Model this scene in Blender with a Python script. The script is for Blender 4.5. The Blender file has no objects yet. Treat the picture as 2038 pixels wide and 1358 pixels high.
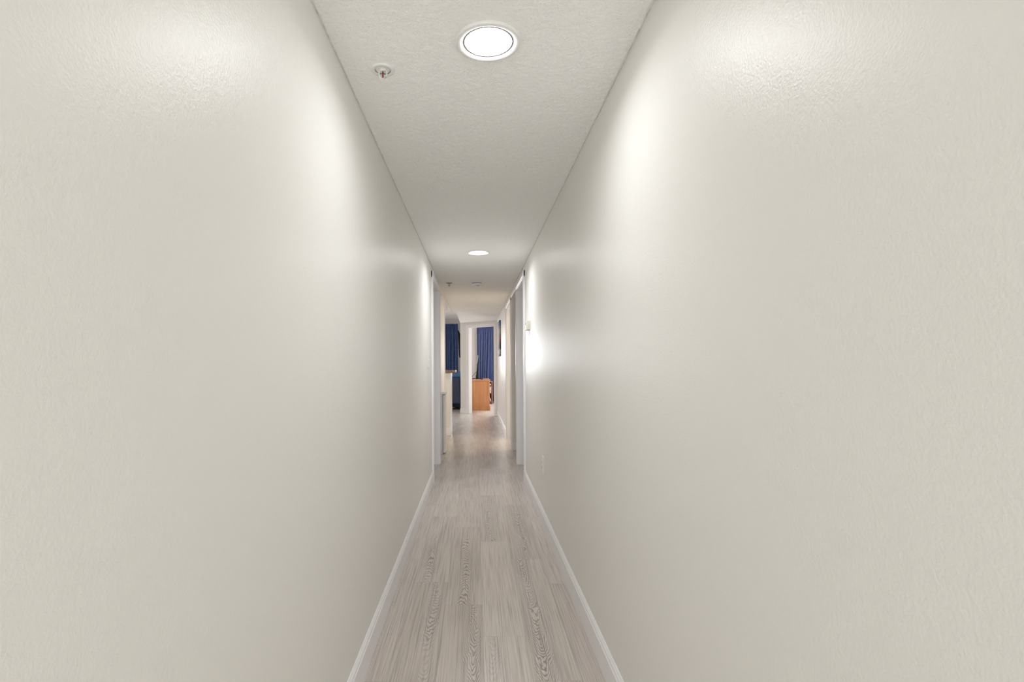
import bpy, bmesh, math, random
from mathutils import Vector, Matrix, noise

random.seed(4)
SC = bpy.context.scene
COL = SC.collection
PI = math.pi

# ------------------------------------------------------------------ helpers
class MB:
    """collects shapes, links them as ONE mesh object"""
    def __init__(s):
        s.bm = bmesh.new()
    def box(s, x0, x1, y0, y1, z0, z1, bev=0.0, rot=None, seg=2):
        bm = s.bm
        r = bmesh.ops.create_cube(bm, size=1.0)
        vs = r['verts']
        for v in vs:
            v.co = Vector(((x0 + x1) / 2 + v.co.x * (x1 - x0), (y0 + y1) / 2 + v.co.y * (y1 - y0), (z0 + z1) / 2 + v.co.z * (z1 - z0)))
        if rot:
            bmesh.ops.transform(bm, matrix=rot, verts=vs)
        if bev > 0:
            es = list({e for v in vs for e in v.link_edges})
            bmesh.ops.bevel(bm, geom=es, offset=bev, segments=seg, profile=0.5, affect='EDGES')
        return s
    def prism(s, pts, axis, a, b, rot=None):
        """polygon pts extruded along axis ('x','y','z') from a to b"""
        bm = s.bm
        def mk(p, t):
            if axis == 'y': return Vector((p[0], t, p[1]))
            if axis == 'x': return Vector((t, p[0], p[1]))
            return Vector((p[0], p[1], t))
        A = [bm.verts.new(mk(p, a)) for p in pts]
        B = [bm.verts.new(mk(p, b)) for p in pts]
        n = len(pts)
        fs = [bm.faces.new(A), bm.faces.new(B[::-1])]
        for i in range(n):
            fs.append(bm.faces.new((A[i], B[i], B[(i + 1) % n], A[(i + 1) % n])))
        bmesh.ops.recalc_face_normals(bm, faces=fs)
        if rot:
            bmesh.ops.transform(bm, matrix=rot, verts=A + B)
        return s
    def lathe(s, prof, c=(0, 0, 0), seg=40, closed=False, rot=None):
        """profile [(r, z)] spun round z"""
        bm = s.bm
        rings = []
        allv = []
        for r, z in prof:
            if r < 1e-6:
                v = bm.verts.new((c[0], c[1], c[2] + z)); rings.append([v]); allv.append(v)
            else:
                ring = [bm.verts.new((c[0] + r * math.cos(2 * PI * k / seg), c[1] + r * math.sin(2 * PI * k / seg), c[2] + z)) for k in range(seg)]
                rings.append(ring); allv += ring
        fs = []
        pairs = list(zip(rings, rings[1:]))
        if closed: pairs.append((rings[-1], rings[0]))
        for R0, R1 in pairs:
            for k in range(seg):
                k2 = (k + 1) % seg
                if len(R0) == 1 and len(R1) == 1: continue
                if len(R0) == 1: fs.append(bm.faces.new((R0[0], R1[k2], R1[k])))
                elif len(R1) == 1: fs.append(bm.faces.new((R0[k], R0[k2], R1[0])))
                else: fs.append(bm.faces.new((R0[k], R0[k2], R1[k2], R1[k])))
        bmesh.ops.recalc_face_normals(bm, faces=fs)
        for f in fs: f.smooth = True
        if rot:
            bmesh.ops.transform(bm, matrix=rot, verts=allv)
        return s
    def tube(s, pts, r, seg=10):
        bm = s.bm
        pts = [Vector(p) for p in pts]
        rings = []
        for i, p in enumerate(pts):
            d = (pts[min(i + 1, len(pts) - 1)] - pts[max(i - 1, 0)]).normalized()
            up = Vector((0, 0, 1)) if abs(d.z) < 0.9 else Vector((1, 0, 0))
            u = d.cross(up).normalized(); w = d.cross(u).normalized()
            rr = r[i] if isinstance(r, (list, tuple)) else r
            rings.append([bm.verts.new(p + (u * math.cos(2 * PI * k / seg) + w * math.sin(2 * PI * k / seg)) * rr) for k in range(seg)])
        fs = []
        for R0, R1 in zip(rings, rings[1:]):
            for k in range(seg):
                fs.append(bm.faces.new((R0[k], R0[(k + 1) % seg], R1[(k + 1) % seg], R1[k])))
        fs.append(bm.faces.new(rings[0][::-1])); fs.append(bm.faces.new(rings[-1]))
        bmesh.ops.recalc_face_normals(bm, faces=fs)
        for f in fs: f.smooth = True
        return s
    def quad(s, pts):
        s.bm.faces.new([s.bm.verts.new(p) for p in pts]); return s
    def build(s, name, mat, parent=None):
        me = bpy.data.meshes.new(name)
        s.bm.to_mesh(me); s.bm.free()
        me.materials.append(mat)
        o = bpy.data.objects.new(name, me)
        COL.objects.link(o)
        if parent:
            o.parent = parent
            o.matrix_parent_inverse = Matrix.Translation(-parent.location) if parent.rotation_euler.z == 0 else parent.matrix_basis.inverted()
        return o

def struct(o):
    o['kind'] = 'structure'; return o

def thing(name, label, cat, loc, group=None):
    o = bpy.data.objects.new(name, None)
    o.empty_display_size = 0.05
    COL.objects.link(o); o.location = loc
    o['label'] = label; o['category'] = cat
    if group: o['group'] = group
    return o

def tag(o, label, cat, group=None):
    o['label'] = label; o['category'] = cat
    if group: o['group'] = group
    return o

# ------------------------------------------------------------------ materials
def mat(name, col, rough=0.5, spec=0.5, metal=0.0):
    m = bpy.data.materials.new(name); m.use_nodes = True
    b = m.node_tree.nodes['Principled BSDF']
    b.inputs['Base Color'].default_value = (*col, 1)
    b.inputs['Roughness'].default_value = rough
    b.inputs['Specular IOR Level'].default_value = spec
    b.inputs['Metallic'].default_value = metal
    return m

class NT:
    def __init__(s, m):
        s.t = m.node_tree; s.n = s.t.nodes; s.l = s.t.links
        s.b = s.n['Principled BSDF']
    def _in(s, node, i, v):
        if hasattr(v, 'is_output'): s.l.new(v, node.inputs[i])
        else: node.inputs[i].default_value = v
    def math(s, op, a, b=0.0, clamp=False):
        n = s.n.new('ShaderNodeMath'); n.operation = op; n.use_clamp = clamp
        s._in(n, 0, a); s._in(n, 1, b); return n.outputs[0]
    def comb(s, x, y, z):
        n = s.n.new('ShaderNodeCombineXYZ'); s._in(n, 0, x); s._in(n, 1, y); s._in(n, 2, z); return n.outputs[0]
    def sep(s, v):
        n = s.n.new('ShaderNodeSeparateXYZ'); s.l.new(v, n.inputs[0]); return n.outputs
    def noise(s, vec, scale, detail=2.0, rough=0.5, out='Fac'):
        n = s.n.new('ShaderNodeTexNoise')
        if vec is not None: s.l.new(vec, n.inputs['Vector'])
        n.inputs['Scale'].default_value = scale; n.inputs['Detail'].default_value = detail; n.inputs['Roughness'].default_value = rough
        return n.outputs[out]
    def obj(s):
        return s.n.new('ShaderNodeTexCoord').outputs['Object']
    def mix(s, f, a, b):
        n = s.n.new('ShaderNodeMix'); n.data_type = 'RGBA'
        s._in(n, 0, f)
        for i, v in ((6, a), (7, b)):
            if hasattr(v, 'is_output'): s.l.new(v, n.inputs[i])
            else: n.inputs[i].default_value = (*v, 1)
        return n.outputs[2]
    def ramp(s, f, stops):
        n = s.n.new('ShaderNodeValToRGB'); s.l.new(f, n.inputs[0])
        e = n.color_ramp.elements
        while len(e) < len(stops): e.new(0.5)
        for el, (p, c) in zip(e, stops):
            el.position = p; el.color = (*c, 1)
        return n.outputs[0]
    def bump(s, h, strength, dist):
        n = s.n.new('ShaderNodeBump'); n.inputs['Strength'].default_value = strength; n.inputs['Distance'].default_value = dist
        s.l.new(h, n.inputs['Height']); s.l.new(n.outputs[0], s.b.inputs['Normal'])
    def color(s, c): s.l.new(c, s.b.inputs['Base Color'])

def wall_material(name, col, rough=0.33, spec=0.5, bump=0.25, scale=110):
    m = mat(name, col, rough, spec); t = NT(m)
    o = t.obj()
    n1 = t.noise(o, scale, 2.5, 0.55)
    n2 = t.noise(o, 9, 1.0)
    h = t.math('ADD', n1, t.math('MULTIPLY', n2, 1.2))
    t.bump(h, bump, 0.004)
    return m

M = {}
M['wall'] = wall_material('cream_satin_paint', (0.825, 0.818, 0.79), 0.38, 0.24, 0.18, 210)
M['wall_far'] = wall_material('cream_paint', (0.82, 0.81, 0.78), 0.45, 0.3, 0.1)
M['trim'] = mat('white_trim_paint', (0.88, 0.88, 0.90), 0.32)
M['door'] = mat('white_door_paint', (0.80, 0.80, 0.81), 0.35)
M['white'] = mat('white_plastic', (0.82, 0.82, 0.80), 0.35)
M['ivory'] = mat('ivory_plastic', (0.74, 0.73, 0.64), 0.4)
M['grey'] = mat('grey_plastic', (0.30, 0.30, 0.31), 0.45)
M['gap'] = mat('grey_gasket', (0.27, 0.27, 0.27), 0.6)
M['dark'] = mat('dark_slot', (0.03, 0.03, 0.03), 0.5)
M['black'] = mat('black_plastic', (0.006, 0.006, 0.007), 0.4, 0.15)
M['screen'] = mat('black_screen', (0.004, 0.004, 0.005), 0.5, 0.05)
M['chrome'] = mat('chrome', (0.75, 0.74, 0.72), 0.18, 0.5, 1.0)
M['steel'] = mat('dull_metal', (0.35, 0.33, 0.30), 0.4, 0.5, 0.8)
M['brass'] = mat('brass', (0.70, 0.52, 0.25), 0.3, 0.5, 1.0)
M['red'] = mat('red_liquid_bulb', (0.20, 0.02, 0.015), 0.1)
M['leather'] = mat('navy_leather', (0.012, 0.026, 0.075), 0.42)
M['leather_light'] = mat('blue_leather', (0.035, 0.120, 0.280), 0.35)
M['silver'] = mat('silver_plastic', (0.62, 0.62, 0.62), 0.35, 0.5, 0.3)

# ceiling: sprayed texture
M['ceiling'] = mat('textured_ceiling', (0.93, 0.925, 0.91), 0.85, 0.2)
t = NT(M['ceiling']); o_ = t.obj()
c1 = t.noise(o_, 150, 3, 0.6); c2 = t.noise(o_, 60, 2, 0.5)
t.bump(t.math('ADD', c1, c2), 0.55, 0.006)
spk = t.math('GREATER_THAN', t.noise(o_, 280, 1.0), 0.69)
t.color(t.mix(t.math('MULTIPLY', spk, 0.35), (0.93, 0.925, 0.91), (0.40, 0.39, 0.37)))

# vinyl planks
M['floor'] = mat('grey_oak_vinyl_plank', (0.4, 0.35, 0.3), 0.27, 0.5)
t = NT(M['floor'])
uv = t.n.new('ShaderNodeUVMap'); uv.uv_map = 'plank'
sx, sy, _ = t.sep(uv.outputs[0])
at = t.n.new('ShaderNodeAttribute'); at.attribute_name = 'plank_random'
r1, r2, r3 = t.sep(at.outputs['Vector'])
lowy = t.noise(t.comb(t.math('MULTIPLY', r2, 40), t.math('MULTIPLY', sy, 2.6), r1), 1.0, 1.0)
xc = t.math('ADD', sx, t.math('ADD', t.math('MULTIPLY', t.math('SUBTRACT', r1, 0.5), 0.11), t.math('MULTIPLY', t.math('SUBTRACT', lowy, 0.5), 0.06)))
n1 = t.noise(t.comb(t.math('ADD', t.math('MULTIPLY', sx, 22), t.math('MULTIPLY', r3, 60)), t.math('MULTIPLY', sy, 5.5), t.math('MULTIPLY', r2, 30)), 1.0, 2.5, 0.5)
sgn = t.math('SUBTRACT', t.math('MULTIPLY', t.math('GREATER_THAN', r3, 0.35), 2.0), 1.0)
field = t.math('ADD', t.math('MULTIPLY', t.math('MULTIPLY', xc, xc), 75.0), t.math('MULTIPLY', t.math('MULTIPLY', sy, sgn), 0.75))
n3 = t.noise(t.comb(t.math('ADD', t.math('MULTIPLY', sx, 90), t.math('MULTIPLY', r1, 70)), t.math('MULTIPLY', sy, 26), r3), 1.0, 1.5)
field = t.math('ADD', field, t.math('ADD', t.math('MULTIPLY', n1, 0.20), t.math('MULTIPLY', n3, 0.020)))
ring = t.math('ADD', t.math('MULTIPLY', t.math('SINE', t.math('MULTIPLY', field, 215.0)), 0.5), 0.5)
ring = t.math('POWER', ring, 2.2)
lat = t.math('SUBTRACT', 1.0, t.math('MULTIPLY', t.math('ABSOLUTE', xc), 8.0), True)
msk = t.noise(t.comb(t.math('ADD', t.math('MULTIPLY', sx, 9), t.math('MULTIPLY', r1, 33)), t.math('MULTIPLY', sy, 1.5), t.math('MULTIPLY', r3, 20)), 1.0, 1.0)
msk = t.math('MULTIPLY', t.math('SUBTRACT', msk, 0.22), 3.2, True)
ringm = t.math('MULTIPLY', ring, t.math('MULTIPLY', msk, t.math('ADD', 0.25, t.math('MULTIPLY', lat, 0.75))))
fine = t.noise(t.comb(t.math('ADD', t.math('MULTIPLY', sx, 240), t.math('MULTIPLY', r2, 100)), t.math('MULTIPLY', sy, 2.6), t.math('MULTIPLY', r1, 9)), 1.0, 3.0, 0.6)
finem = t.math('MULTIPLY', t.math('SUBTRACT', fine, 0.44), 3.4, True)
cloud = t.noise(t.comb(t.math('MULTIPLY', sx, 7), t.math('MULTIPLY', sy, 2.2), t.math('MULTIPLY', r2, 50)), 1.0, 2.0)
base = t.mix(t.math('MULTIPLY', t.math('ADD', t.math('MULTIPLY', r1, 0.55), t.math('MULTIPLY', cloud, 0.45)), 1.0), (0.575, 0.515, 0.475), (0.71, 0.655, 0.612))
c = t.mix(t.math('MULTIPLY', finem, 0.62), base, (0.20, 0.165, 0.140))
c = t.mix(t.math('MULTIPLY', t.math('MULTIPLY', ringm, t.math('MULTIPLY', t.math('SUBTRACT', r2, 0.12), 1.5, True)), 0.72), c, (0.150, 0.120, 0.098))
seam = t.math('GREATER_THAN', t.math('ABSOLUTE', sx), 0.0893)
uv2 = t.n.new('ShaderNodeUVMap'); uv2.uv_map = 'plank_end'
e_, _, _ = t.sep(uv2.outputs[0])
seam = t.math('MAXIMUM', seam, t.math('LESS_THAN', e_, 0.0014))
c = t.mix(t.math('MULTIPLY', seam, 0.32), c, (0.10, 0.085, 0.07))
t.color(c)
t.bump(t.math('SUBTRACT', 1.0, t.math('ADD', t.math('MULTIPLY', ringm, 0.4), t.math('MULTIPLY', finem, 0.6))), 0.10, 0.001)

# oak
def wood(name, c0, c1, axis=2, rough=0.35):
    m = mat(name, c0, rough); t = NT(m); x, y, z = t.sep(t.obj())
    k = [38, 38, 38]; k[axis] = 2.2
    v = t.comb(t.math('MULTIPLY', x, k[0]), t.math('MULTIPLY', y, k[1]), t.math('MULTIPLY', z, k[2]))
    n = t.noise(v, 1.0, 3.0, 0.6)
    k2 = [6, 6, 6]; k2[axis] = 0.9
    v2 = t.comb(t.math('MULTIPLY', x, k2[0]), t.math('MULTIPLY', y, k2[1]), t.math('MULTIPLY', z, k2[2]))
    n2 = t.noise(v2, 1.0, 2.0)
    f = t.math('MULTIPLY', t.math('SUBTRACT', t.math('ADD', t.math('MULTIPLY', n, 0.6), t.math('MULTIPLY', n2, 0.4)), 0.3), 2.4, True)
    t.color(t.mix(f, c0, c1)); return m
M['oak'] = wood('honey_oak', (0.36, 0.135, 0.040), (0.60, 0.275, 0.105))
M['oak_top'] = wood('honey_oak_top', (0.40, 0.17, 0.07), (0.62, 0.33, 0.17), 1, 0.22)
M['wood_pink'] = wood('reddish_wood', (0.30, 0.13, 0.08), (0.48, 0.24, 0.16))
M['granite'] = mat('brown_granite', (0.2, 0.1, 0.06), 0.15)
t = NT(M['granite']); g = t.noise(t.obj(), 70, 4, 0.7)
t.color(t.ramp(g, [(0.35, (0.02, 0.014, 0.012)), (0.48, (0.16, 0.08, 0.05)), (0.58, (0.38, 0.24, 0.15)), (0.7, (0.05, 0.03, 0.02))]))
def fabric(name, col):
    m = mat(name, col, 0.62, 0.35); t = NT(m)
    n = t.noise(t.obj(), 260, 2); 
    t.color(t.mix(t.math('MULTIPLY', n, 0.45), col, tuple(k * 0.55 for k in col)))
    m.node_tree.nodes['Principled BSDF'].inputs['Sheen Weight'].default_value = 0.25
    return m
M['curtain'] = fabric('blue_curtain_cloth', (0.085, 0.150, 0.380))
M['curtain_b'] = fabric('slate_blue_curtain_cloth', (0.120, 0.180, 0.430))
# canvas print: abstract bands
M['art'] = mat('printed_canvas', (0.2, 0.2, 0.2), 0.6)
t = NT(M['art']); x, y, z = t.sep(t.obj())
w = t.noise(t.comb(t.math('MULTIPLY', y, 3), x, t.math('MULTIPLY', z, 3)), 8.0, 4, 0.7)
zz = t.math('ADD', z, t.math('MULTIPLY', t.math('SUBTRACT', w, 0.5), 0.34))
t.color(t.ramp(t.math('MULTIPLY', zz, 1.0 / 0.68), [(0.02, (0.10, 0.10, 0.11)), (0.12, (0.45, 0.44, 0.44)), (0.22, (0.015, 0.016, 0.02)),
    (0.36, (0.05, 0.045, 0.05)), (0.50, (0.33, 0.13, 0.09)), (0.60, (0.16, 0.15, 0.17)), (0.72, (0.36, 0.36, 0.38)), (0.83, (0.14, 0.14, 0.17)), (0.91, (0.02, 0.12, 0.22)), (0.97, (0.015, 0.07, 0.15))]))
def emit(name, col, s):
    m = bpy.data.materials.new(name); m.use_nodes = True
    b = m.node_tree.nodes['Principled BSDF']
    b.inputs['Base Color'].default_value = (0.9, 0.9, 0.9, 1)
    b.inputs['Emission Color'].default_value = (*col, 1); b.inputs['Emission Strength'].default_value = s
    return m
LAMP = 22.0
M['lens'] = emit('lit_led_lens', (1.0, 0.995, 0.985), LAMP)

M['ring'] = emit('glowing_diffuser_rim', (1.0, 0.99, 0.98), 0.75)
# ------------------------------------------------------------------ dimensions (metres; the camera stands at x = y = 0)
XL, XR, H, HI = -0.431, 0.482, 2.13, 2.44
XK = -0.475            # wall plane beyond the left door
EYE = 1.169
DH = 2.02              # door opening height

# ------------------------------------------------------------------ floor (one mesh of planks)
def make_floor():
    bm = bmesh.new()
    uvl = bm.loops.layers.uv.new('plank'); uve = bm.loops.layers.uv.new('plank_end')
    al = bm.loops.layers.float_vector.new('plank_random')
    known = {0: 2.28, 1: 1.96, 2: 2.82, -1: 2.58, -2: 2.85, -3: 1.96}
    W, L = 0.1805, 1.22
    rnd = random.Random(11)
    for row in range(-27, 15):
        x0 = 0.025 + row * W
        off = known.get(row, rnd.uniform(0, L))
        j0 = math.floor((-2.8 - off) / L)
        y = off + j0 * L
        while y < 16.6:
            rv = [rnd.random(), rnd.random(), rnd.random()]
            if row == 0 and 2.0 < y < 3.0: rv[1] = 0.14
            if row in (-2, -1, 1) and 1.0 < y < 3.0: rv[1] = 0.7 + 0.25 * rv[1]
            vs = [bm.verts.new(p) for p in ((x0, y, 0), (x0 + W, y, 0), (x0 + W, y + L, 0), (x0, y + L, 0))]
            f = bm.faces.new(vs)
            for lp, (a, b, e) in zip(f.loops, ((-W / 2, 0, 0), (W / 2, 0, 0), (W / 2, L, L), (-W / 2, L, L))):
                lp[uvl].uv = (a, b); lp[uve].uv = (e, 0); lp[al] = Vector(rv)
            y += L
    me = bpy.data.meshes.new('floor'); bm.to_mesh(me); bm.free(); me.materials.append(M['floor'])
    o = bpy.data.objects.new('floor', me); COL.objects.link(o); return struct(o)
make_floor()

# ------------------------------------------------------------------ ceilings
def make_ceiling():
    mb = MB(); bm = mb.bm
    x0, x1, y0, y1 = XK, XR + 0.02, 0.6, 9.8
    xs = [x0 + (x1 - x0) * i / 110 for i in range(111)]
    for w_, s_ in ((XL, 1), (XR, -1)):
        xs += [w_ + s_ * q for q in (-0.0005, 0.0015, 0.0035, 0.0055, 0.0075, 0.0105)]
    xs = sorted(xs)
    ys = [y0]
    while ys[-1] < y1: ys.append(min(y1, ys[-1] + 0.009 + 0.0022 * max(0, ys[-1] - 2.5)))
    grid = []
    for y in ys:
        row = []
        for x in xs:
            e = 0.0022 * noise.noise(Vector((x * 95, y * 95, 0))) + 0.0018 * noise.noise(Vector((x * 40, y * 40, 3)))
            d = min(abs(x - XL), abs(x - XR))
            if d < 0.0075: e = e * 0.5 + 0.012 * (1 - d / 0.0075) * max(0.15, 0.55 + 0.9 * noise.noise(Vector((x * 60, y * 55, 9))))
            row.append(bm.verts.new((x, y, H + e)))
        grid.append(row)
    for r0, r1 in zip(grid, grid[1:]):
        for i in range(len(xs) - 1):
            bm.faces.new((r0[i], r1[i], r1[i + 1], r0[i + 1])).smooth = True
    mb.box(XK, XR + 0.12, 0.6, 9.8, H + 0.008, HI)
    mb.box(XL - 0.12, XR + 0.12, -2.7, 0.6, H, HI)
    mb.box(-0.365, XR + 0.12, 9.8, 12.95, H, HI)
    mb.box(-4.5, XK, 9.0, 9.8, H, HI)
    return struct(mb.build('ceiling', M['ceiling']))
make_ceiling()
mb = MB(); mb.box(-4.6, 3.2, 6.2, 16.4, HI, HI + 0.08)
struct(mb.build('ceiling', M['ceiling']))

# ------------------------------------------------------------------ walls
LD0, LD1 = 5.255, 6.20     # left door opening
RD0, RD1 = 5.255, 6.17     # right door opening
A0, A1 = 6.27, 7.16        # alcove opening on the right
B0, B1 = 7.255, 8.34       # next doorway on the right
T = 0.12
mb = MB()
mb.box(XL - T, XL, -2.7, LD0, 0, H + 0.02)
mb.box(XL - T, XL, LD0, LD1, DH, H + 0.02)
mb.box(XL - T, XL, LD1, LD1 + 0.07, 0, H + 0.02)
struct(mb.build('wall_left', M['wall']))
mb = MB()
mb.box(XK - 0.10, XK, LD1 + 0.07, 8.07, 0, H + 0.02)
mb.box(XK - 0.10, XK, 8.07, 9.0, 2.075, H + 0.02)
struct(mb.build('wall_kitchen', M['wall_far']))
mb = MB()
mb.box(XR, XR + T, -2.7, RD0, 0, H + 0.02)
mb.box(XR, XR + T, RD0, RD1, DH, H + 0.02)
mb.box(XR, XR + T, RD1, A0, 0, H + 0.02)
mb.box(XR, XR + T, A0, A1, 2.05, H + 0.02)
mb.box(XR, XR + T, A1, B0, 0, H + 0.02)
mb.box(XR, XR + T, B0, B1, DH, H + 0.02)
mb.box(XR, XR + T, B1, 11.87, 0, H + 0.02)
struct(mb.build('wall_right', M['wall']))
mb = MB(); mb.box(XL - T, XR + T, -2.8, -2.7, 0, H + 0.02); struct(mb.build('wall_back', M['wall']))
# alcove and side room shells
mb = MB()
mb.box(XR + T, 1.35, A0 - 0.05, A0, 0, HI); mb.box(XR + T, 1.35, A1, B0, 0, HI); mb.box(1.35, 1.42, A0 - 0.05, B0, 0, HI)
struct(mb.build('wall_alcove', M['wall_far']))
mb = MB()
mb.box(1.42, 2.5, 7.10, 7.20, 0, HI); mb.box(XR + T, 2.5, 9.3, 9.4, 0, HI); mb.box(2.5, 2.6, 7.10, 9.4, 0, HI)
struct(mb.build('wall_side_room', M['wall_far']))
# far angled wall with the bedroom door
P0 = Vector((0.482, 11.86, 0)); P1 = Vector((-0.365, 12.62, 0))
AD = (P1 - P0); AL = AD.length; AD.normalize()
ANG = math.atan2(AD.y, AD.x)
RA = Matrix.Translation(P0) @ Matrix.Rotation(ANG, 4, 'Z')   # local +x runs along the wall, local -y is into the bedroom (after rotation)
O0, O1 = 0.095, 0.885       # opening along the wall
BH = 2.02
mb = MB()
mb.box(-0.02, O0, -0.11, 0, 0, H + 0.02, rot=RA)
mb.box(O0, O1, -0.11, 0, BH, H + 0.02, rot=RA)
mb.box(O1, AL, -0.11, 0, 0, H + 0.02, rot=RA)
struct(mb.build('wall_far', M['wall_far']))
mb = MB(); mb.box(-0.365, -0.28, 12.62, 16.2, 0, HI); struct(mb.build('wall_partition', M['wall_far']))
# living room / kitchen / bedroom shells
mb = MB(); mb.box(-4.5, -0.365, 15.1, 15.2, 0, HI); struct(mb.build('wall_living_far', M['wall_far']))
mb = MB(); mb.box(-4.6, -4.5, 6.2, 15.2, 0, HI); mb.box(-4.5, XK - 0.1, 6.9, 7.0, 0, HI); struct(mb.build('wall_living_left', M['wall_far']))
mb = MB(); mb.box(-0.28, 3.1, 16.2, 16.3, 0, HI); struct(mb.build('wall_bedroom_far', M['wall_far']))
mb = MB(); mb.box(3.1, 3.2, 11.8, 16.3, 0, HI); mb.box(XR + T, 3.1, 11.8, 11.9, 0, HI); struct(mb.build('wall_bedroom_right', M['wall_far']))

# ------------------------------------------------------------------ baseboards (profiled)
def board(name, x, side, y0, y1, h=0.118, th=0.013):
    s = side
    pts = [(x, 0), (x + s * th, 0), (x + s * th, h * 0.80), (x + s * th * 0.75, h * 0.84), (x + s * th * 0.75, h * 0.90), (x + s * th * 0.45, h * 0.95), (x + s * th * 0.2, h), (x, h)]
    mb = MB(); mb.prism(pts, 'y', y0, y1); return struct(mb.build(name, M['trim']))
board('baseboard_left', XL, 1, -2.7, LD0 - 0.06)
board('baseboard_right', XR, -1, -2.7, RD0 - 0.06)
board('baseboard_right', XR, -1, B1 + 0.06, 11.86)
board('baseboard_left', XK, 1, LD1 + 0.07, 6.84)
mb = MB(); mb.box(XR + 0.001, 1.35, A1 - 0.013, A1, 0, 0.115, 0.003); struct(mb.build('baseboard_alcove', M['trim']))

# ------------------------------------------------------------------ door casings, jambs and leaves
def casing_leg_profile(w, th):
    # across width 0..w, thickness 0..th  (stepped colonial moulding)
    return [(0, 0), (w, 0), (w, th * 0.55), (w * 0.90, th * 0.70), (w * 0.72, th * 0.72), (w * 0.66, th * 0.95), (w * 0.50, th), (w * 0.30, th * 0.92), (w * 0.22, th * 0.70), (w * 0.06, th * 0.62), (0, th * 0.45)]
def side_doorway(name, x, s, y0, y1, top, leaf=True, near=True, far=True):
    """x wall plane, s = +1 when the corridor lies at larger x, opening y0..y1"""
    w, th = 0.058, 0.018
    pr = casing_leg_profile(w, th)
    mb = MB()
    if near: mb.prism([(x + s * q, y0 - p) for p, q in pr], 'z', 0, top + w)
    if far: mb.prism([(x + s * q, y1 + p) for p, q in pr], 'z', 0, top + w)
    mb.prism([(x + s * q, top + p) for p, q in pr], 'y', y0 - (w if near else 0), y1 + (w if far else 0))
    # jamb lining
    j = 0.012
    xa, xb = sorted((x + s * 0.002, x - s * (T + 0.002)))
    mb.box(xa, xb, y0 - 0.001, y0 + j, 0, top); mb.box(xa, xb, y1 - j, y1 + 0.001, 0, top); mb.box(xa, xb, y0, y1, top - j, top + 0.001)
    # door stop
    xs0, xs1 = sorted((x - s * 0.060, x - s * 0.072))
    mb.box(xs0, xs1, y0 + j, y0 + j + 0.012, 0, top - j); mb.box(xs0, xs1, y1 - j - 0.012, y1 - j, 0, top - j)
    struct(mb.build('trim_' + name, M['trim']))
    if leaf:
        d = MB()
        xa, xb = sorted((x - s * 0.074, x - s * 0.110))
        d.box(xa, xb, y0 + j + 0.003, y1 - j - 0.003, 0.01, top - j - 0.003, 0.002)
        fx = x - s * 0.074
        ym = (y0 + y1) / 2
        for ya, yb in ((y0 + 0.13, ym - 0.05), (ym + 0.05, y1 - 0.13)):
            for za, zb in ((0.25, 0.85), (1.0, 1.85)):
                f0, f1 = sorted((fx, fx + s * 0.006))
                d.box(f0, f1, ya, yb, za, zb, 0.005)
        o = struct(d.build('door_' + name, M['door']))
        k = MB()
        yk = y0 + 0.09
        rot = Matrix.Translation((fx, yk, 0.98)) @ Matrix.Rotation(s * PI / 2, 4, 'Y')
        k.lathe([(0.0, 0.0), (0.03, 0.0), (0.03, 0.006), (0.011, 0.010), (0.011, 0.03), (0.024, 0.04), (0.026, 0.05), (0.018, 0.06), (0, 0.062)], seg=20, rot=rot)
        k.build('knob', M['chrome'], o)
side_doorway('1', XL, 1, LD0, LD1, DH)
side_doorway('2', XR, -1, RD0, RD1, DH)
side_doorway('3', XR, -1, B0, B1, DH, leaf=False)
# alcove header moulding
mb = MB(); mb.box(XR - 0.010, XR + 0.01, A0 + 0.01, A1 - 0.005, 2.045, 2.075, 0.004); struct(mb.build('trim_4', M['trim']))
# end of kitchen wall: white corner trim
mb = MB(); mb.box(XK - 0.11, XK + 0.012, 8.07, 8.09, 0, 2.09, 0.003); struct(mb.build('trim_5', M['trim']))
# bedroom doorway trim (in the wall's own frame)
mb = MB(); w, th = 0.058, 0.016
pr = casing_leg_profile(w, th)
mb.prism([(O0 - p, q) for p, q in pr], 'z', 0, BH + w, rot=RA)
mb.prism([(O1 + p, q) for p, q in pr], 'z', 0, BH + w, rot=RA)
mb.prism([(q, BH + p) for p, q in pr], 'x', O0 - w, O1 + w, rot=RA)
mb.box(O0 - 0.001, O0 + 0.012, -0.112, 0.002, 0, BH, rot=RA); mb.box(O1 - 0.012, O1 + 0.001, -0.112, 0.002, 0, BH, rot=RA); mb.box(O0, O1, -0.112, 0.002, BH - 0.012, BH + 0.001, rot=RA)
struct(mb.build('trim_6', M['trim']))
mb = MB(); mb.box(O1 + w, AL + 0.004, -0.0, 0.012, 0, 0.115, 0.003, rot=RA); struct(mb.build('baseboard_far', M['trim']))

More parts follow.
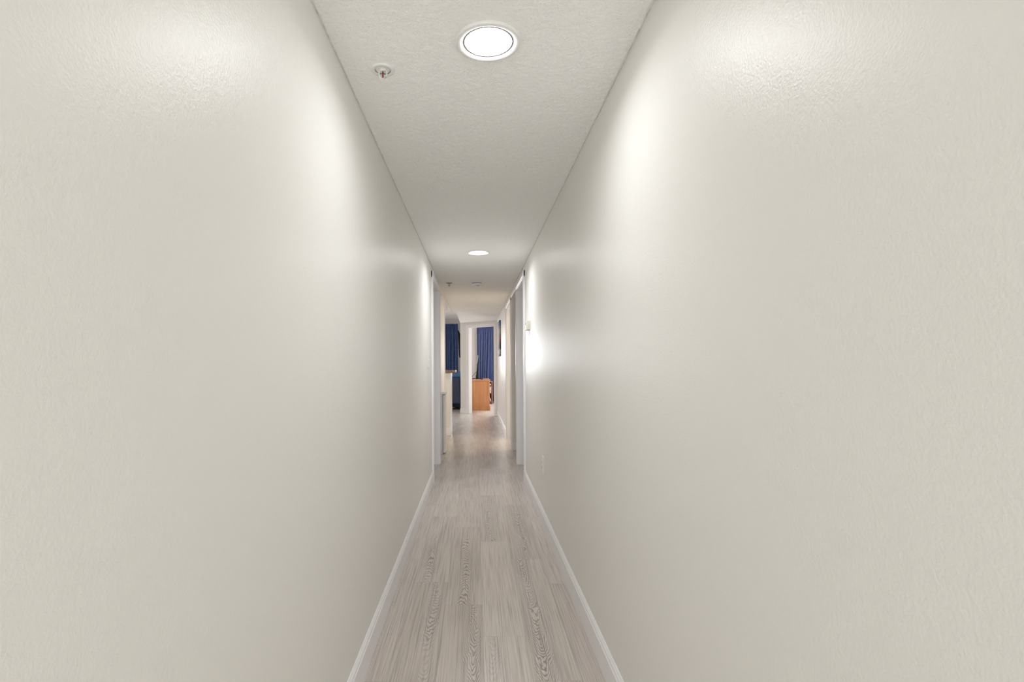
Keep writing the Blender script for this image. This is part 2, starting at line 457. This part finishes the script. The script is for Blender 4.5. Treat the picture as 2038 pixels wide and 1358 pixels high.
# ------------------------------------------------------------------ ceiling lights
def downlight(x, y, label, watts):
    root = thing('ceiling_light', label, 'ceiling light', (x, y, H), 'recessed ceiling lights')
    c = (x, y, H)
    b = MB(); b.lathe([(0.084, 0.003), (0.0965, 0.003), (0.0968, -0.005), (0.0955, -0.0085), (0.092, -0.0095), (0.0845, -0.0095), (0.084, -0.008)], c, 64, True); b.build('trim_flange', M['white'], root)
    b = MB(); b.lathe([(0.0838, -0.009), (0.080, -0.0078), (0.0760, -0.0056), (0.0758, -0.003), (0.084, -0.002)], c, 64, True); b.build('inner_ring', M['ring'], root)
    b = MB(); b.lathe([(0.0758, -0.003), (0.0704, -0.003), (0.0704, -0.0057), (0.0758, -0.0051)], c, 64, True); b.build('gap', M['gap'], root)
    b = MB(); b.lathe([(0.0703, -0.003), (0.0700, -0.0050), (0.05, -0.0055), (0, -0.0058)], c, 64); b.build('lens', M['lens'], root)
    l = bpy.data.lights.new('ceiling_lamp', 'AREA'); l.shape = 'DISK'; l.size = 0.126; l.energy = watts; l.spread = math.radians(160); l.color = (0.985, 0.99, 1.0)
    lo = bpy.data.objects.new('lamp', l); COL.objects.link(lo); lo.parent = root; lo.location = (0, 0, -0.0064)
    return root
downlight(0.042, 1.585, 'large round recessed ceiling light, lit, beside the nearer sprinkler', 3.5)
downlight(0.027, 4.59, 'small-looking round recessed ceiling light, lit, farther down the hallway', 6.5)
downlight(0.030, -1.42, 'round recessed ceiling light, unseen, added behind the viewpoint to light the near walls', 3.5)  # unseen fixture continuing the row, added to brighten the near walls

# ------------------------------------------------------------------ sprinklers
def sprinkler(x, y, label, metal, m2):
    root = thing('fire_sprinkler', label, 'sprinkler', (x, y, H), 'ceiling fire sprinklers')
    c = (x, y, H)
    b = MB(); b.lathe([(0.024, 0.004), (0.037, 0.002), (0.038, -0.002), (0.0370, -0.0040), (0.0260, -0.0050), (0.0250, -0.003)], c, 40); b.build('escutcheon', m2, root)
    b = MB(); b.lathe([(0.0250, -0.0040), (0.0235, 0.004), (0.018, 0.012), (0.0, 0.013)], c, 40); b.build('recess_cup', M['steel'], root)
    b = MB(); b.lathe([(0.0, 0.01), (0.012, 0.01), (0.012, -0.002), (0.009, -0.006), (0.0, -0.006)], c, 20); b.build('body', metal, root)
    b = MB()
    for s in (-1, 1):
        b.tube([(x + s * 0.010, y, H - 0.003), (x + s * 0.013, y, H - 0.012), (x + s * 0.011, y, H - 0.024), (x + s * 0.003, y, H - 0.033)], 0.0023, 8)
    b.lathe([(0.0, -0.030), (0.004, -0.030), (0.0045, -0.036), (0.0, -0.037)], c, 14)
    b.build('frame_arms', metal, root)
    b = MB(); b.lathe([(0.0, -0.005), (0.0020, -0.006), (0.0026, -0.012), (0.0026, -0.022), (0.002, -0.029), (0, -0.030)], c, 12); b.build('glass_bulb', M['red'], root)
    b = MB(); n = 12
    pts = []
    for k in range(n * 4):
        a = 2 * PI * k / (n * 4); r = 0.0145 if (k % 4) < 2 else 0.0095
        pts.append((x + r * math.cos(a), y + r * math.sin(a)))
    b.prism(pts, 'z', H - 0.0385, H - 0.037); b.build('deflector', metal, root)
sprinkler(-0.298, 1.736, 'white fire sprinkler with red glass bulb left of the large ceiling light', M['white'], M['white'])
sprinkler(-0.311, 6.33, 'small dark-looking fire sprinkler beside the smoke detector down the hall', M['steel'], M['steel'])

# ------------------------------------------------------------------ smoke detector
root = thing('smoke_detector', 'round white smoke detector on the ceiling past the second light', 'smoke detector', (0.017, 6.29, H))
b = MB(); b.lathe([(0.0, 0.0), (0.066, 0.0), (0.067, -0.008), (0.064, -0.010), (0.0, -0.010)], (0.017, 6.29, H), 40); b.build('base', M['white'], root)
b = MB(); b.lathe([(0.056, -0.010), (0.057, -0.018), (0.054, -0.019), (0.0, -0.019)], (0.017, 6.29, H), 40); b.build('vent_ring', M['grey'], root)
b = MB(); b.lathe([(0.060, -0.019), (0.060, -0.030), (0.050, -0.038), (0.02, -0.041), (0.0, -0.041)], (0.017, 6.29, H), 40); b.build('cover', M['white'], root)
b = MB(); b.lathe([(0.010, -0.040), (0.010, -0.044), (0, -0.045)], (0.032, 6.27, H), 16); b.build('test_button', M['grey'], root)

# ------------------------------------------------------------------ thermostat, switch, outlets
root = thing('thermostat', 'ivory box thermostat on the right wall before the door', 'thermostat', (XR, 4.77, 1.465))
b = MB(); b.box(XR - 0.008, XR, 4.69, 4.85, 1.464, 1.55, 0.002); b.build('back_plate', M['ivory'], root)
b = MB(); b.box(XR - 0.032, XR - 0.006, 4.694, 4.846, 1.467, 1.547, 0.004); cov = b.build('cover', M['ivory'], root)
b = MB(); b.box(XR - 0.034, XR - 0.031, 4.74, 4.80, 1.515, 1.538, 0.001); b.build('display', M['grey'], root)
b = MB()
for zz_ in (1.480, 1.497):
    b.box(XR - 0.035, XR - 0.031, 4.705, 4.72, zz_, zz_ + 0.008, 0.001)
b.build('buttons', M['grey'], root)

root = thing('light_switch', 'white double light switch plate on the left wall before the door', 'light switch', (XL, 4.81, 1.135))
b = MB(); b.box(XL, XL + 0.006, 4.752, 4.868, 1.137, 1.262, 0.002); b.build('plate', M['white'], root)
for yy in (4.785, 4.835):
    rot = Matrix.Translation((XL + 0.006, yy, 1.2)) @ Matrix.Rotation(0.5, 4, 'Y')
    b = MB(); b.box(-0.006, 0.007, -0.004, 0.004, -0.008, 0.008, 0.002, rot=rot); b.build('toggle', M['white'], root)
for yy in (4.785, 4.835):
    for zz_ in (1.165, 1.235):
        b = MB(); b.lathe([(0.0, 0.0015), (0.003, 0.001), (0.0035, 0)], seg=10, rot=Matrix.Translation((XL + 0.006, yy, zz_)) @ Matrix.Rotation(PI / 2, 4, 'Y')); b.build('screw', M['ivory'], root)

def outlet(name, label, org, rz, matp):
    root = thing(name, label, 'outlet', org)
    R = Matrix.Translation(org) @ Matrix.Rotation(rz, 4, 'Z')      # local +y away from the wall
    b = MB(); b.box(-0.036, 0.036, 0, 0.0065, -0.062, 0.062, 0.002, rot=R); b.build('plate', matp, root)
    for dz in (-0.020, 0.020):
        b = MB(); b.box(-0.017, 0.017, 0.005, 0.009, dz - 0.014, dz + 0.014, 0.004, rot=R); so = b.build('socket', matp, root)
        b = MB()
        for dx in (-0.006, 0.006): b.box(dx - 0.001, dx + 0.001, 0.0085, 0.0093, dz - 0.003, dz + 0.007, rot=R)
        b.box(-0.002, 0.002, 0.0085, 0.0093, dz - 0.011, dz - 0.007, rot=R)
        b.build('slots', M['dark'], so)
    return root
outlet('wall_outlet', 'white wall outlet low on the right wall of the hallway', (XR, 3.84, 0.437), PI / 2, M['white'])
outlet('wall_outlet', 'small outlet on bedroom wall above the oak dresser with a cord', (-0.175, 16.2, 0.86), PI, M['steel'])

# ------------------------------------------------------------------ canvas picture on right wall
CX = Vector((XR, 10.50, 1.315))
b = MB(); b.box(XR - 0.030, XR - 0.001, 10.17, 10.86, 1.315, 2.0, 0.003)
o = b.build('canvas_picture', M['art']); o.location = CX
for v in o.data.vertices: v.co -= CX
tag(o, 'narrow-looking blue, grey and rust canvas picture on the right wall at the far end', 'picture')

# ------------------------------------------------------------------ low white cabinet beyond the left door
root = thing('low_cabinet', 'narrow low white cabinet against the left wall beyond the door', 'cabinet', (-0.43, 6.98, 0))
b = MB(); b.box(XK + 0.003, -0.432, 6.86, 7.10, 0.0, 0.775, 0.002); b.build('body', M['door'], root)
b = MB(); b.box(-0.427, -0.395, 6.862, 7.098, 0.02, 0.765, 0.003); d1 = b.build('door', M['door'], root)
b = MB(); b.box(XK + 0.003, -0.384, 6.845, 7.12, 0.775, 0.800, 0.004); b.build('top', M['trim'], root)

# ------------------------------------------------------------------ breakfast bar
root = thing('breakfast_bar', 'cream breakfast bar with brown granite top at the kitchen opening', 'counter', (-1.2, 8.9, 0))
b = MB(); b.box(-2.4, -0.42, 8.66, 9.12, 0, 1.022); hw = b.build('bar_wall', M['wall_far'], root)
b = MB(); b.box(-2.4, -0.408, 8.648, 9.132, 0, 0.125, 0.004); b.build('baseboard', M['trim'], root)
b = MB(); b.box(-2.4, -0.405, 8.645, 9.135, 0.955, 1.022, 0.006); b.build('cap_moulding', M['trim'], root)
b = MB(); b.box(-2.4, -0.408, 9.120, 9.134, 0.12, 0.96, 0.003); b.box(-0.425, -0.412, 8.665, 9.13, 0.12, 0.96, 0.002); b.build('corner_trim', M['trim'], root)
b = MB(); b.box(-2.45, -0.335, 8.60, 9.30, 1.022, 1.064, 0.010, seg=3); b.build('countertop', M['granite'], root)

# ------------------------------------------------------------------ blue armchair (seen from behind)
cx, cy = -0.765, 13.52
root = thing('armchair', 'dark blue leather armchair seen from behind, past the breakfast bar', 'armchair', (cx, cy + 0.4, 0))
rot = Matrix.Translation((cx, cy, 0.12)) @ Matrix.Rotation(-0.06, 4, 'X')
b = MB(); b.box(-0.40, 0.40, 0.0, 0.20, 0.0, 0.74, 0.06, rot=rot, seg=4); b.build('backrest', M['leather'], root)
b = MB(); b.box(-0.40, 0.40, -0.025, 0.235, 0.70, 0.845, 0.055, rot=rot, seg=4); b.build('head_cushion', M['leather_light'], root)
for s in (-1, 1):
    b = MB(); b.box(cx + s * 0.32 - 0.09, cx + s * 0.32 + 0.09, cy + 0.10, cy + 0.85, 0.10, 0.62, 0.06, seg=4); b.build('arm', M['leather'], root)
b = MB(); b.box(cx - 0.26, cx + 0.26, cy + 0.15, cy + 0.87, 0.24, 0.46, 0.06, seg=4); b.build('seat', M['leather'], root)
b = MB(); b.box(cx - 0.38, cx + 0.38, cy + 0.03, cy + 0.82, 0.055, 0.13, 0.01); b.build('base', M['black'], root)
for sx_ in (-0.34, 0.34):
    for sy_ in (0.06, 0.76):
        b = MB(); b.box(cx + sx_ - 0.035, cx + sx_ + 0.035, cy + sy_ - 0.03, cy + sy_ + 0.03, 0, 0.06, 0.006); b.build('leg', M['black'], root)
b = MB(); b.box(cx - 0.05, cx + 0.20, cy + 0.02, cy + 0.05, 0.045, 0.065, 0.004); b.build('wooden_rail', M['oak'], root)

# ------------------------------------------------------------------ wall television (seen from the side)
root = thing('wall_television', 'black wall-mounted television seen edge-on beside the left curtain', 'television', (-0.37, 13.6, 1.33))
b = MB(); b.prism([(-0.441, 2.005), (-0.414, 1.325), (-0.378, 1.325), (-0.352, 1.60), (-0.352, 1.82), (-0.376, 1.88), (-0.432, 2.008)], 'y', 13.25, 14.25); b.build('body', M['black'], root)
b = MB(); b.prism([(-0.4415, 1.99), (-0.4160, 1.345), (-0.4185, 1.345), (-0.4445, 1.99)], 'y', 13.27, 14.23); b.build('screen', M['screen'], root)
b = MB(); b.box(-0.372, -0.365, 13.6, 13.9, 1.5, 1.8, 0.002); b.box(-0.367, -0.35, 13.68, 13.82, 1.6, 1.75); b.build('mount', M['grey'], root)

# ------------------------------------------------------------------ curtains
def curtain(name, label, x0, x1, y, z0, z1, m, pleat, amp, seed, slant=0.0):
    b = MB(); bm = b.bm
    rnd = random.Random(seed)
    nx, nz = int((x1 - x0) / 0.004), 26
    rows = []
    ph = [rnd.uniform(0, 6) for _ in range(6)]
    for j in range(nz + 1):
        tz = j / nz; z = z1 + (z0 - z1) * tz
        row = []
        for i in range(nx + 1):
            x = x0 + (x1 - x0) * i / nx
            a = amp * (0.45 + 0.55 * min(1, tz * 5))
            warp = 0.02 * math.sin(x * 9 + ph[0]) + 0.012 * math.sin(x * 23 + ph[1]) + slant * tz * math.exp(-((x - x0 - 0.25) / 0.12) ** 2)
            p = 2 * PI * (x + warp) / pleat
            yy = y + a * math.sin(p) + 0.35 * a * math.sin(2 * p + ph[2]) + 0.4 * a * math.sin(0.47 * p + ph[3] + tz * 0.8)
            if tz < 0.04: yy = y + amp * 0.5 * math.sin(p * 2)
            row.append(bm.verts.new((x + 0.25 * a * math.cos(p + tz), yy, z)))
        rows.append(row)
    for r0, r1 in zip(rows, rows[1:]):
        for i in range(nx):
            bm.faces.new((r0[i], r1[i], r1[i + 1], r0[i + 1])).smooth = True
    root = thing(name, label, 'curtain', ((x0 + x1) / 2, y, z0))
    o = b.build('cloth', m, root)
    sol = o.modifiers.new('thick', 'SOLIDIFY'); sol.thickness = 0.003
    b = MB(); b.box(x0 - 0.01, x1 + 0.01, y - 0.012, y + 0.012, z1 - 0.006, z1 + 0.016, 0.003); b.build('track', M['white'], root)
    return root
curtain('curtain', 'dark blue pleated curtain in the living room, left of the angled doorway', -1.06, -0.497, 15.0, 0.02, 2.30, M['curtain'], 0.060, 0.046, 3)
curtain('curtain', 'slate blue curtain in the bedroom behind the oak dresser', 0.035, 0.95, 16.10, 0.03, 2.30, M['curtain_b'], 0.068, 0.052, 8, 0.10)

# ------------------------------------------------------------------ oak dresser
root = thing('dresser', 'honey oak dresser standing in the bedroom beyond the angled doorway', 'dresser', (0.08, 14.0, 0))
DX0, DX1, DY0, DY1 = -0.20, 0.333, 13.30, 14.75
b = MB(); b.box(DX0, DX1, DY0, DY1, 0.08, 0.735, 0.003); b.build('body', M['oak'], root)
b = MB(); b.box(DX0, DX1 + 0.022, DY0 - 0.022, DY1 + 0.02, 0.0, 0.105, 0.004); b.prism([(DX0, 0.105), (DX1 + 0.016, 0.105), (DX1 + 0.002, 0.125), (DX0, 0.125)], 'y', DY0 - 0.014, DY1 + 0.01); b.build('plinth', M['oak'], root)
b = MB(); b.box(DX0 - 0.01, DX1 + 0.025, DY0 - 0.025, DY1 + 0.02, 0.735, 0.762, 0.009, seg=3); b.build('top', M['oak_top'], root)
for iy in range(2):
    for iz in range(3):
        ya = DY0 + 0.03 + iy * 0.71; za = 0.14 + iz * 0.198
        b = MB(); b.box(DX1, DX1 + 0.014, ya, ya + 0.68, za, za + 0.182, 0.004); d = b.build('drawer', M['oak'], root)
        for yk in (ya + 0.16, ya + 0.52):
            b = MB(); b.lathe([(0.0, 0.0), (0.006, 0.0), (0.006, 0.012), (0.015, 0.018), (0.016, 0.024), (0.010, 0.030), (0, 0.031)], seg=16, rot=Matrix.Translation((DX1 + 0.014, yk, za + 0.09)) @ Matrix.Rotation(PI / 2, 4, 'Y')); b.build('knob', M['chrome'], d)

# bedroom television on the dresser
TZ = 0.762
root = thing('television', 'thin black television standing on the oak dresser, seen edge-on', 'television', (0.05, 14.2, TZ))
rot = Matrix.Translation((0.022, 13.78, TZ)) @ Matrix.Rotation(0.05, 4, 'Y')
b = MB(); b.prism([(-0.018, 0.06), (0.016, 0.06), (0.016, 0.62), (0.006, 0.62)], 'y', 0, 0.80, rot=rot); b.build('body', M['black'], root)
b = MB(); b.box(0.015, 0.0185, 0.012, 0.788, 0.075, 0.608, rot=rot); b.build('screen', M['screen'], root)
b = MB(); b.prism([(-0.0195, 0.41), (-0.006, 0.41), (0.0085, 0.625), (-0.001, 0.625)], 'y', -0.006, 0.806, rot=rot); b.build('back_edge', M['silver'], root)
b = MB(); b.box(-0.095, 0.165, 14.02, 14.34, TZ, TZ + 0.014, 0.005); b.build('stand_base', M['black'], root)
b = MB(); b.box(0.0, 0.045, 14.12, 14.24, TZ + 0.01, TZ + 0.10, 0.006); b.build('stand_neck', M['black'], root)
b = MB(); b.tube([(-0.175, 16.185, 0.875), (-0.15, 15.9, 0.80), (-0.125, 15.0, 0.785), (-0.13, 14.45, 0.79), (-0.08, 14.4, 0.84), (-0.03, 14.35, 0.90), (0.01, 14.3, 0.945)], 0.005, 8)
tag(b.build('power_cord', M['black']), 'black power cord rising from the dresser top to the television', 'cord')
b = MB(); b.box(0.135, 0.175, 13.62, 13.72, TZ, TZ + 0.02, 0.004)
o = b.build('remote_control', M['black']); tag(o, 'small black remote lying on the oak dresser in front of the television', 'remote control')

# nightstand behind the dresser with a white box on its shelf
root = thing('nightstand', 'reddish wooden open nightstand behind the right edge of the dresser', 'nightstand', (0.25, 15.6, 0))
NX0, NX1, NY0, NY1 = 0.02, 0.485, 15.42, 15.78
for xa in (NX0, NX1 - 0.035):
    b = MB(); b.box(xa, xa + 0.035, NY0, NY1, 0.0, 0.63, 0.003); b.build('side_panel', M['wood_pink'], root)
b = MB(); b.box(NX0 - 0.01, NX1 + 0.008, NY0 - 0.012, NY1, 0.63, 0.655, 0.005); b.build('top', M['wood_pink'], root)
for zz_ in (0.06, 0.36):
    b = MB(); b.box(NX0 + 0.035, NX1 - 0.035, NY0 + 0.01, NY1, zz_, zz_ + 0.02); b.build('shelf', M['wood_pink'], root)
b = MB(); b.box(NX0 + 0.03, NX1 - 0.03, NY1 - 0.012, NY1, 0.06, 0.63); b.build('back_panel', M['dark'], root)
b = MB(); b.box(0.30, 0.448, NY0 + 0.03, NY0 + 0.17, 0.38, 0.50, 0.006)
tag(b.build('box', M['white']), 'small white box on the nightstand shelf', 'box')

# ------------------------------------------------------------------ lights
def area(name, loc, rot, sx_, sy_, power, col):
    l = bpy.data.lights.new(name, 'AREA'); l.shape = 'RECTANGLE'; l.size = sx_; l.size_y = sy_; l.energy = power; l.spread = math.radians(125); l.color = col
    o = bpy.data.objects.new(name, l); COL.objects.link(o); o.location = loc; o.rotation_euler = rot; return o
area('living_window_daylight', (-2.1, 14.98, 1.15), (math.radians(-62), 0, 0), 2.0, 1.8, 112, (0.95, 0.97, 1.0))
area('bedroom_window_daylight', (1.75, 16.1, 1.25), (math.radians(-70), 0, 0), 1.4, 1.7, 150, (0.96, 0.98, 1.0))
area('added_rear_fill', (0.025, -2.65, 1.1), (math.radians(90), 0, 0), 0.85, 1.9, 21, (0.97, 0.98, 1.0))  # added fill behind the camera for even near walls; no real opening there
def point(name, loc, power, col, r=0.08):
    l = bpy.data.lights.new(name, 'POINT'); l.energy = power; l.color = col; l.shadow_soft_size = r
    o = bpy.data.objects.new(name, l); COL.objects.link(o); o.location = loc
point('side_room_lamp', (1.5, 8.2, 2.0), 30, (1.0, 0.88, 0.73))
point('kitchen_lamp', (-1.5, 7.9, 2.25), 25, (1.0, 0.89, 0.76))
wd = bpy.data.worlds.new('world'); SC.world = wd; wd.use_nodes = True
wd.node_tree.nodes['Background'].inputs[0].default_value = (0.8, 0.85, 0.9, 1); wd.node_tree.nodes['Background'].inputs[1].default_value = 0.3

# ------------------------------------------------------------------ camera
cam = bpy.data.cameras.new('camera'); co = bpy.data.objects.new('camera', cam); COL.objects.link(co)
cam.sensor_fit = 'HORIZONTAL'; cam.sensor_width = 36.0; cam.lens = 1060.0 * 36 / 2038
cam.shift_x = (1019 - 947) / 2038; cam.shift_y = (724 - 679) / 2038
cam.clip_start = 0.02; cam.clip_end = 60
co.location = (0, 0, EYE); co.rotation_euler = (math.radians(90), math.radians(0.3), 0)
SC.camera = co
SC.view_settings.view_transform = 'Standard'
SC.view_settings.look = 'None'
SC.view_settings.exposure = 0.05
SC.view_settings.gamma = 1.0
SC.view_settings.use_curve_mapping = False
SC.cycles.max_bounces = 16
SC.cycles.diffuse_bounces = 10
SC.cycles.glossy_bounces = 6
SC.cycles.sample_clamp_indirect = 8.0
SC.cycles.use_denoising = True
